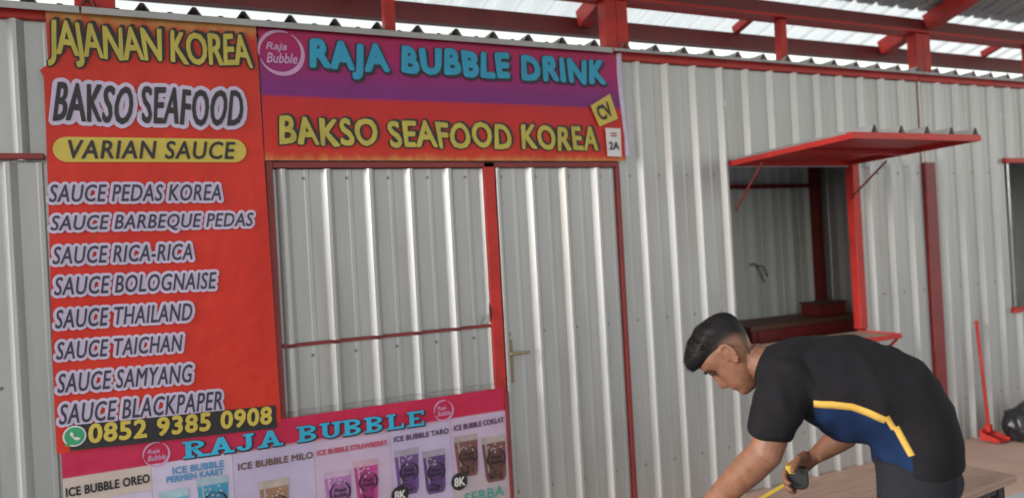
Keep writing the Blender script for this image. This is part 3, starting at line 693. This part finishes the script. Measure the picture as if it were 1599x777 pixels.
def head_mesh(mb, c, tiltdeg, sc=1.0):
    """profile-driven head; front is -x before it is pitched forward"""
    Z = [-.118, -.108, -.095, -.080, -.066, -.052, -.040, -.026, -.010, .008, .026, .040, .058, .076, .092, .104, .112]
    F = [.050, .078, .086, .081, .085, .083, .080, .078, .076, .076, .083, .087, .086, .078, .062, .040, .012]
    B = [.000, .004, .000, -.012, -.030, -.048, -.062, -.075, -.086, -.094, -.099, -.100, -.097, -.087, -.069, -.045, -.014]
    Wd = [.022, .036, .046, .054, .059, .063, .066, .069, .071, .073, .075, .076, .074, .066, .053, .034, .011]
    def fine(T): return [T[0]] + [x for a, b in zip(T, T[1:]) for x in (a * .667 + b * .333, a * .333 + b * .667, b)]
    Z0 = Z; Z, F, B, Wd = fine(Z), fine(F), fine(B), fine(Wd)
    n = 72; vs = []; fs = []; ca, sa = math.cos(R(tiltdeg)), math.sin(R(tiltdeg))
    nose = {(-.052): .008, (-.040): .026, (-.026): .032, (-.010): .024, (.008): .015, (.026): .006}
    lips = {(-.088): .003, (-.080): .006, (-.073): .001, (-.066): .007, (-.058): .002}
    def tab(d, z):
        ks = sorted(d)
        if z <= ks[0] - .012 or z >= ks[-1] + .012: return 0
        if z <= ks[0]: return d[ks[0]] * (1 - (ks[0] - z) / .012)
        if z >= ks[-1]: return d[ks[-1]] * (1 - (z - ks[-1]) / .012)
        for a, b in zip(ks, ks[1:]):
            if a <= z <= b: return d[a] + (d[b] - d[a]) * (z - a) / (b - a)
    for z, f, b, wv in zip(Z, F, B, Wd):
        cx = (f + b) / 2; rx = (f - b) / 2
        for k in range(n):
            a = 2 * math.pi * k / n; co, si = math.cos(a), math.sin(a)
            e = .82
            x = cx + rx * math.copysign(abs(co) ** e, co); y = wv * math.copysign(abs(si) ** e, si)
            if co > 0:
                x += tab(nose, z) * math.exp(-(y / .012) ** 2) + tab(lips, z) * math.exp(-(y / .022) ** 2)
                x -= .011 * math.exp(-((abs(y) - .033) / .014) ** 2 - ((z - .012) / .014) ** 2)    # eye sockets
                x += .004 * math.exp(-((abs(y) - .03) / .02) ** 2 - ((z - .034) / .008) ** 2)      # brow ridge
            x = -x
            vs.append(V(x * ca + z * -sa, y, z * ca + x * sa) * sc + c)
    for i in range(len(Z) - 1):
        for k in range(n): fs.append((i * n + (k + 1) % n, i * n + k, (i + 1) * n + k, (i + 1) * n + (k + 1) % n))
    fs.append(tuple(range(n))); fs.append(tuple(reversed([(len(Z) - 1) * n + k for k in range(n)])))
    mb.add(vs, fs, 0, True)
TILT = 57; HC = V(-.494, 0, 1.165); HS = .91
def hp(x, y, z):
    """a point given in the head's own frame (front -x)"""
    ca, sa = math.cos(R(TILT)), math.sin(R(TILT)); return V(x * ca - z * sa, y, z * ca + x * sa) * HS + HC

def hand(mb, wrist, d, nrm, curl, spread=.0, L=.185):
    """palm, four unequal bent fingers and a thumb; d points along the palm, nrm out of its back"""
    d = d.normalized(); nrm = (nrm - d * nrm.dot(d)).normalized(); s = d.cross(nrm)
    mb.loft([(wrist - d * .02, .022, .028), (wrist + d * .015, .018, .031), (wrist + d * .05, .016, .040), (wrist + d * .085, .013, .041), (wrist + d * .098, .010, .037)], 16, s)
    for i, (o, ln) in enumerate(((-.030, .066), (-.010, .076), (.010, .071), (.029, .056))):
        p = wrist + d * .085 + s * o; pts = [p - d * .02, p]; a = curl * .55; dd = d + s * o * spread
        for q, fr in enumerate((.45, .32, .23)):
            v = (dd * math.cos(a) - nrm * math.sin(a)).normalized(); p = p + v * ln * fr * 1.15; pts.append(p); a += curl
        mb.loft([(pt, rr, rr) for pt, rr in zip(pts, (.010, .0098, .0092, .0086, .0072))], 10, s)
    p = wrist + d * .03 - s * .032
    v1 = (d * .72 - s * .6 - nrm * .35).normalized(); v2 = (d * .9 - s * .1 - nrm * .6).normalized()
    pts = [p + s * .012, p, p + v1 * .036, p + v1 * .036 + v2 * .03, p + v1 * .036 + v2 * .052]
    mb.loft([(pt, rr, rr) for pt, rr in zip(pts, (.014, .0135, .0115, .0105, .008))], 10, nrm)

def remesh(mb, name, mats, vox, parent, smooth=4):
    o = mb.build(name, mats, None)
    r_ = o.modifiers.new('r', 'REMESH'); r_.mode = 'VOXEL'; r_.voxel_size = vox
    s_ = o.modifiers.new('s', 'SMOOTH'); s_.iterations = smooth; s_.factor = .5
    dg = bpy.context.evaluated_depsgraph_get(); me = bpy.data.meshes.new_from_object(o.evaluated_get(dg)); o.modifiers.clear(); o.data = me
    me.polygons.foreach_set('use_smooth', [True] * len(me.polygons)); me.materials.clear()
    for m_ in (mats if isinstance(mats, (list, tuple)) else [mats]): me.materials.append(m_)
    o.parent = parent
    return o

skin = mat('skin', (.235, .100, .056), .55, 0, .22, 34, .15, (1, 1, 1), (.155, .060, .032), .6); skin.node_tree.nodes['Principled BSDF'].inputs['Subsurface Weight'].default_value = .06
skin.node_tree.nodes['Principled BSDF'].inputs['Subsurface Radius'].default_value = (.012, .005, .003)
b = MB()
head_mesh(b, HC, TILT, HS)
for sgn in (-1, 1):          # ears: a thin shell with a raised rim and lobe
    b.loft([(hp(.010, sgn * .069, -.028), .009, .004), (hp(.013, sgn * .074, -.010), .013, .004), (hp(.017, sgn * .077, .010), .016, .004), (hp(.020, sgn * .076, .024), .011, .004)], 14, (0, 1, 0))
    rim = [(-.002, -.006), (.000, .014), (.008, .030), (.022, .035), (.034, .026), (.036, .010), (.030, -.008), (.020, -.022), (.010, -.032), (.004, -.026)]
    b.loft([(hp(x_, sgn * (.074 + .010 * max(0, min(1, (x_ + .002) / .03))), z_), .0042, .0042) for x_, z_ in rim], 10, (.3, .9, .2))
b.loft([(hp(.030, 0, -.040), .050, .050), (V(-.435, 0, 1.150), .050, .052), (V(-.40, 0, 1.138), .050, .058), (V(-.35, 0, 1.12), .065, .08)], 20)
b.loft([(V(-.385, 0, 1.13), .05, .07), (V(-.34, 0, 1.115), .07, .12), (V(-.25, 0, 1.09), .085, .14), (V(-.15, 0, 1.06), .085, .125), (V(-.08, 0, 1.01), .07, .11), (V(-.03, 0, .94), .06, .12), (V(-.02, 0, .88), .06, .12)], 24)
nsh, nel, nwr = V(-.345, -.15, 1.110), V(-.400, -.188, .935), V(-.590, -.10, .728)
b.loft([(V(-.30, -.08, 1.10), .06, .06), (nsh, .055, .055), (nsh.lerp(nel, .4), .050, .048), (nsh.lerp(nel, .8), .046, .043), (nel, .044, .041), (nel.lerp(nwr, .22), .044, .041), (nel.lerp(nwr, .55), .037, .034), (nwr, .025, .030)], 18)
hand(b, nwr, V(-.61, .37, -.62), V(-.45, -.2, .8), .40)
fsh, fel, fwr = V(-.315, .16, 1.065), V(-.150, .26, .905), V(-.272, .21, .825)
b.loft([(V(-.30, .08, 1.09), .06, .06), (fsh, .052, .052), (fsh.lerp(fel, .5), .046, .044), (fel, .040, .040), (fel.lerp(fwr, .3), .041, .038), (fel.lerp(fwr, .65), .034, .031), (fwr, .024, .027)], 18)
hand(b, fwr, V(-.78, -.30, -.50), V(-.30, .75, .55), .72)
for y, ax in ((-.085, -.035), (.085, -.012)):
    b.loft([(V(ax, y, .90), .060, .07), (V(ax, y, .78), .070, .072), (V(ax + .01, y, .50), .052, .052), (V(ax + .03, y, .33), .050, .048), (V(ax + .03, y, .10), .036, .036), (V(ax + .02, y, .05), .036, .036)], 18)
    b.loft([(V(ax + .06, y, .035), .034, .034), (V(ax - .02, y, .04), .04, .04), (V(ax - .14, y, .03), .022, .042)], 14)
remesh(b, 'body', skin, .0036, man, 2)

# hair: thick black crop on top, faded short at the sides
hair_m = mat('black_hair', (.012, .010, .010), .55, 0, .35, 60, .3)
def hair_blend():
    """hair over scalp: the clipped sides let the scalp show (attribute 'hair_cover', broken up by fine noise)"""
    m = bpy.data.materials.new('clipped_black_hair'); m.use_nodes = True; L = m.node_tree.links; p = m.node_tree.nodes['Principled BSDF']; p.inputs['Roughness'].default_value = .6
    at = N(m, 'ShaderNodeAttribute', attribute_name='hair_cover'); n = N(m, 'ShaderNodeTexNoise'); n.inputs['Scale'].default_value = 260; n.inputs['Detail'].default_value = 2
    g = N(m, 'ShaderNodeNewGeometry'); L.new(g.outputs['Position'], n.inputs['Vector'])
    a = N(m, 'ShaderNodeMath', operation='MULTIPLY_ADD'); L.new(n.outputs['Fac'], a.inputs[0]); a.inputs[1].default_value = .5; L.new(at.outputs['Fac'], a.inputs[2])
    mr = N(m, 'ShaderNodeMapRange', interpolation_type='SMOOTHSTEP'); mr.inputs['From Min'].default_value = .2; mr.inputs['From Max'].default_value = 1.15; L.new(a.outputs[0], mr.inputs['Value'])
    mx = N(m, 'ShaderNodeMix', data_type='RGBA'); L.new(mr.outputs[0], mx.inputs['Factor']); mx.inputs['A'].default_value = (.13, .068, .046, 1); mx.inputs['B'].default_value = (.008, .007, .007, 1); p.inputs['Specular IOR Level'].default_value = .15
    L.new(mx.outputs['Result'], p.inputs['Base Color']); return m
def hair():
    m = MB(); n = 84
    Z = [-.052, -.030, -.010, .010, .030, .044, .054, .064, .076, .090, .104, .116, .126, .132]
    F = [-.040, -.036, -.030, -.010, .024, .050, .082, .100, .106, .104, .094, .074, .044, .012]
    B = [-.044, -.066, -.086, -.100, -.109, -.113, -.114, -.114, -.110, -.100, -.084, -.062, -.034, -.008]
    Wd = [.054, .064, .0715, .0765, .0785, .0785, .079, .081, .082, .079, .070, .054, .032, .010]
    vs = []; fs = []; den = []
    for z, f, bk, wv in zip(Z, F, B, Wd):
        cx = (f + bk) / 2; rx = (f - bk) / 2
        for k in range(n):
            a = 2 * math.pi * k / n; co, si = math.cos(a), math.sin(a); e = .82
            x = cx + rx * math.copysign(abs(co) ** e, co); y = wv * math.copysign(abs(si) ** e, si)
            q = V(x * 40, y * 40, z * 40); d = 1 + (.04 * noise.noise(q) + .06 * noise.noise(q * 2.3)) * (1 if z > .062 else .12)
            x = cx + (x - cx) * d; y *= d
            vs.append(hp(-x, y, z + (.005 * noise.noise(q * 1.7) if z > .07 else 0)))
            back = max(0, -co)
            den.append(max(0, min(1, (z - .012 + .055 * back) / .055, (z + .056) / .06)))
    for i in range(len(Z) - 1):
        for k in range(n): fs.append((i * n + (k + 1) % n, i * n + k, (i + 1) * n + k, (i + 1) * n + (k + 1) % n))
    m.add(vs, fs, 0, True)
    m.f.append([(len(Z) - 1) * n + k for k in range(n)][::-1]); m.m.append(0); m.sm.append(True)
    rnd = random.Random(3); nz = len(Z) - 1
    for _ in range(900):          # short tufts along the top and the fringe
        a = rnd.uniform(0, 2 * math.pi); zz = rnd.uniform(.062, .130)
        j = min(nz - 1, max(i for i in range(len(Z)) if Z[i] <= zz)); fq = min(1, (zz - Z[j]) / (Z[j + 1] - Z[j]))
        F_, B_, W_ = (T[j] + (T[j + 1] - T[j]) * fq for T in (F, B, Wd))
        cx = (F_ + B_) / 2; x = cx + (F_ - B_) / 2 * math.cos(a); y = W_ * math.sin(a)
        nrm = V(math.cos(a) * .8, math.sin(a), .3 + max(0, zz - .06) * 12).normalized(); dr = (nrm * .7 + V(.8, rnd.uniform(-.6, .6), .1)).normalized(); ln = rnd.uniform(.008, .020)
        p0 = V(x, y, zz) - nrm * .003; p1 = p0 + dr * ln; sd = dr.cross(V(rnd.uniform(-1, 1), rnd.uniform(-1, 1), rnd.uniform(-1, 1))).normalized() * .0022
        m.add([hp(-q.x, q.y, q.z) for q in (p0 - sd, p0 + sd, p1)], [(0, 1, 2)], 0); den += [1, 1, 1]
    o = m.build('hair', hair_blend(), man, local=True)
    at = o.data.attributes.new('hair_cover', 'FLOAT', 'POINT'); at.data.foreach_set('value', den)
hair()
for sgn in (-1, 1):
    m = MB(); m.loft([(hp(-.088, sgn * .020, .030), .0035, .003), (hp(-.086, sgn * .036, .035), .004, .003), (hp(-.070, sgn * .055, .031), .0025, .002)], 8, (0, 0, 1)); m.build('eyebrow', hair_m, man, local=True)
M['eye'] = mat('dark_eyes', (.03, .02, .018), .3, 0, .3, 80)
for sgn in (-1, 1):
    m = MB(); m.loft([(hp(-.074, sgn * .021, .009), .0022, .003), (hp(-.0765, sgn * .032, .010), .0038, .004), (hp(-.066, sgn * .046, .011), .0022, .003)], 10, (1, 0, 0)); m.build('eye', M['eye'], man, local=True)

# shirt: black with a navy lower side panel
b = MB()
b.loft([(V(-.414, 0, 1.134), .052, .064), (V(-.366, 0, 1.122), .078, .115), (V(-.325, 0, 1.113), .096, .165), (V(-.280, 0, 1.103), .114, .185), (V(-.220, 0, 1.085), .138, .185), (V(-.150, 0, 1.066), .141, .178), (V(-.075, 0, 1.034), .136, .172), (V(-.035, 0, .980), .121, .172), (V(-.024, 0, .925), .114, .172), (V(-.022, 0, .868), .113, .172)], 36)
b.loft([(V(-.30, -.09, 1.10), .08, .07), (V(-.335, -.145, 1.108), .076, .066), (V(-.362, -.168, 1.06), .066, .063), (V(-.380, -.180, 1.01), .060, .059), (V(-.388, -.184, .978), .058, .058)], 22)
b.loft([(V(-.30, .09, 1.09), .08, .07), (V(-.315, .15, 1.065), .07, .066), (V(-.265, .19, 1.015), .062, .062), (V(-.225, .215, .975), .060, .060)], 22)
shirt_m = [mat('black_cotton', (.012, .011, .013), .9, 0, .25, 22, .25, spec=.15), mat('navy_cotton', (.008, .022, .068), .9, 0, .2, 22, .25, spec=.15)]
shirt = remesh(b, 'shirt', shirt_m, .008, man, 5)
for v in shirt.data.vertices:      # soft folds, running round the body and up from the waist
    p = v.co; cr = 1 - abs(noise.noise(V(p.x * 9 + p.z * 3, p.y * 4, p.z * 5 - p.x * 2) + V(2, 5, 1))) * 2.2
    d = .007 * math.sin(34 * p.x + 16 * p.z + 5 * noise.noise(p * 6)) * (.4 + noise.noise(p * 4)) + .009 * noise.noise(p * 7.5 + V(4, 0, 0)) + .007 * max(0, cr) ** 2
    v.co = p + v.normal * d
STRIPE = [(-.276, 1.064), (-.23, 1.063), (-.185, 1.057), (-.144, 1.041), (-.109, 1.023), (-.086, 1.0), (-.054, .935)]
def stripe_z(x):
    for (a, za), (c, zc) in zip(STRIPE, STRIPE[1:]):
        if a <= x <= c: return za + (zc - za) * (x - a) / (c - a)
    return None
for p in shirt.data.polygons:
    c = p.center; sz = stripe_z(c.x)
    if sz and c.z < sz and c.y < .19: p.material_index = 1
    elif -.31 < c.x <= -.276 and c.z < 1.05 and abs(c.y) < .13: p.material_index = 1
bv = BVHTree.FromPolygons([v.co for v in shirt.data.vertices], [tuple(p.vertices) for p in shirt.data.polygons])
def on_shirt(x, z):
    h = bv.ray_cast(V(x, -1, z), V(0, 1, 0))
    return h[0] + V(0, -.0016, 0) if h[0] else V(x, -.16, z)
def strip(pts, wd, name):
    P = []
    for (a, b_), (c, d_) in zip(pts, pts[1:]):
        for q in range(6): P.append((a + (c - a) * q / 6, b_ + (d_ - b_) * q / 6))
    P.append(pts[-1]); m = MB(); vs = []
    for i, (x, z) in enumerate(P):
        x0, z0 = P[max(0, i - 1)]; x1, z1 = P[min(len(P) - 1, i + 1)]; l = math.hypot(x1 - x0, z1 - z0); nx, nz = -(z1 - z0) / l, (x1 - x0) / l
        A = on_shirt(x + nx * wd / 2, z + nz * wd / 2); B_ = on_shirt(x - nx * wd / 2, z - nz * wd / 2)
        yy = min(A.y, B_.y); A.y = min(A.y, yy + .004); B_.y = min(B_.y, yy + .004)
        vs += [A, B_, A + V(0, .003, 0), B_ + V(0, .003, 0)]
    for i in range(len(P) - 1):
        a, b_ = 4 * i, 4 * i + 4; m.sm
        m.add([], [])
        m.f += [[a, a + 1, b_ + 1, b_], [a, b_, b_ + 2, a + 2], [a + 1, a + 3, b_ + 3, b_ + 1]]; m.m += [0] * 3; m.sm += [True] * 3
    m.v = [tuple(v) for v in vs]
    o = m.build(name, mat('yellow_trim', (.62, .37, .06), .7, 0, .12, 25, .1), man, local=True)
    o.parent = shirt
    return o
strip(STRIPE[:5], .018, 'yellow_trim'); strip([(-.107, 1.033), (-.090, 1.0)], .014, 'yellow_trim'); strip([(-.086, 1.006), (-.070, .970), (-.054, .935)], .0155, 'yellow_trim')

# trousers and shoes
b = MB()
b.loft([(V(-.08, 0, 1.02), .085, .13), (V(-.045, 0, .99), .09, .14), (V(-.026, 0, .94), .098, .155), (V(-.023, 0, .87), .104, .160), (V(-.022, 0, .80), .104, .155)], 30)
for y, ax in ((-.082, -.036), (.082, -.012)):
    b.loft([(V(ax, y, .90), .098, .086), (V(ax, y, .78), .098, .088), (V(ax + .008, y, .62), .088, .084), (V(ax + .015, y, .48), .078, .076), (V(ax + .03, y, .30), .072, .070), (V(ax + .035, y, .09), .068, .066)], 24)
tr = remesh(b, 'trousers', mat('charcoal_cotton', (.019, .019, .023), .9, 0, .2, 20, .2, spec=.15), .008, man, 4)
for v in tr.data.vertices:
    p = v.co; v.co = p + v.normal * (.007 * noise.noise(V(p.x * 9, p.y * 9, p.z * 5)) + .004 * math.sin(40 * p.z + 12 * p.x + 6 * noise.noise(p * 5)))
for y, ax in ((-.085, -.02), (.085, .0)):
    m = MB(); m.loft([(V(ax + .07, y, .045), .042, .040), (V(ax + .02, y, .05), .05, .046), (V(ax - .07, y, .040), .038, .048), (V(ax - .16, y, .030), .026, .044), (V(ax - .19, y, .026), .018, .034)], 16)
    o = m.build('shoe', M['black'], man, local=True)
    for v in o.data.vertices: v.co.z = max(v.co.z, .0)

# tape measure in the far hand
hx = V(-.330, .165, .770)
def mw(v): c, s = math.cos(MYAW), math.sin(MYAW); return Vector((PX + v.x * c - v.y * s, PY + v.x * s + v.y * c, v.z))
t = thing('tape_measure', 'black and yellow tape measure held in the right hand of the man', 'tape measure', mw(hx).to_tuple(), MYAW)
m = MB(); oct_ = []
prof = [(.034 * math.copysign(abs(math.cos(R(a))) ** .6, math.cos(R(a))), .034 * math.copysign(abs(math.sin(R(a))) ** .6, math.sin(R(a)))) for a in range(0, 360, 15)]
n = len(prof); vs = [(x, -.018, z) for x, z in prof] + [(x, .018, z) for x, z in prof]
m.add(vs, [tuple(range(n)), tuple(reversed(range(n, 2 * n)))] + [(i, i + n, (i + 1) % n + n, (i + 1) % n) for i in range(n)])
m.build('case', M['black'], t, .004, local=True)
M['tape'] = mat('yellow_tape', (.62, .44, .04), .45, 0, .1, 30)
m = MB(); m.box((-.030, -.019, .014), (-.004, .019, .0375)); m.build('label', M['tape'], t, .002, local=True)
m = MB(); end = V(-.345, -.235, -.130); st_ = V(-.032, 0, -.026); vs = []; nn = 14
for i in range(nn + 1):
    p = st_.lerp(end, i / nn); p.z -= .010 * math.sin(math.pi * i / nn)
    side = V(-.5, .86, 0) * .010
    vs += [p - side + V(0, 0, .003), p, p + side + V(0, 0, .003)]
m.add(vs, [(3 * i + q, 3 * i + q + 1, 3 * i + q + 4, 3 * i + q + 3) for i in range(nn) for q in (0, 1)], 0, True); m.build('blade', M['tape'], t, local=True)
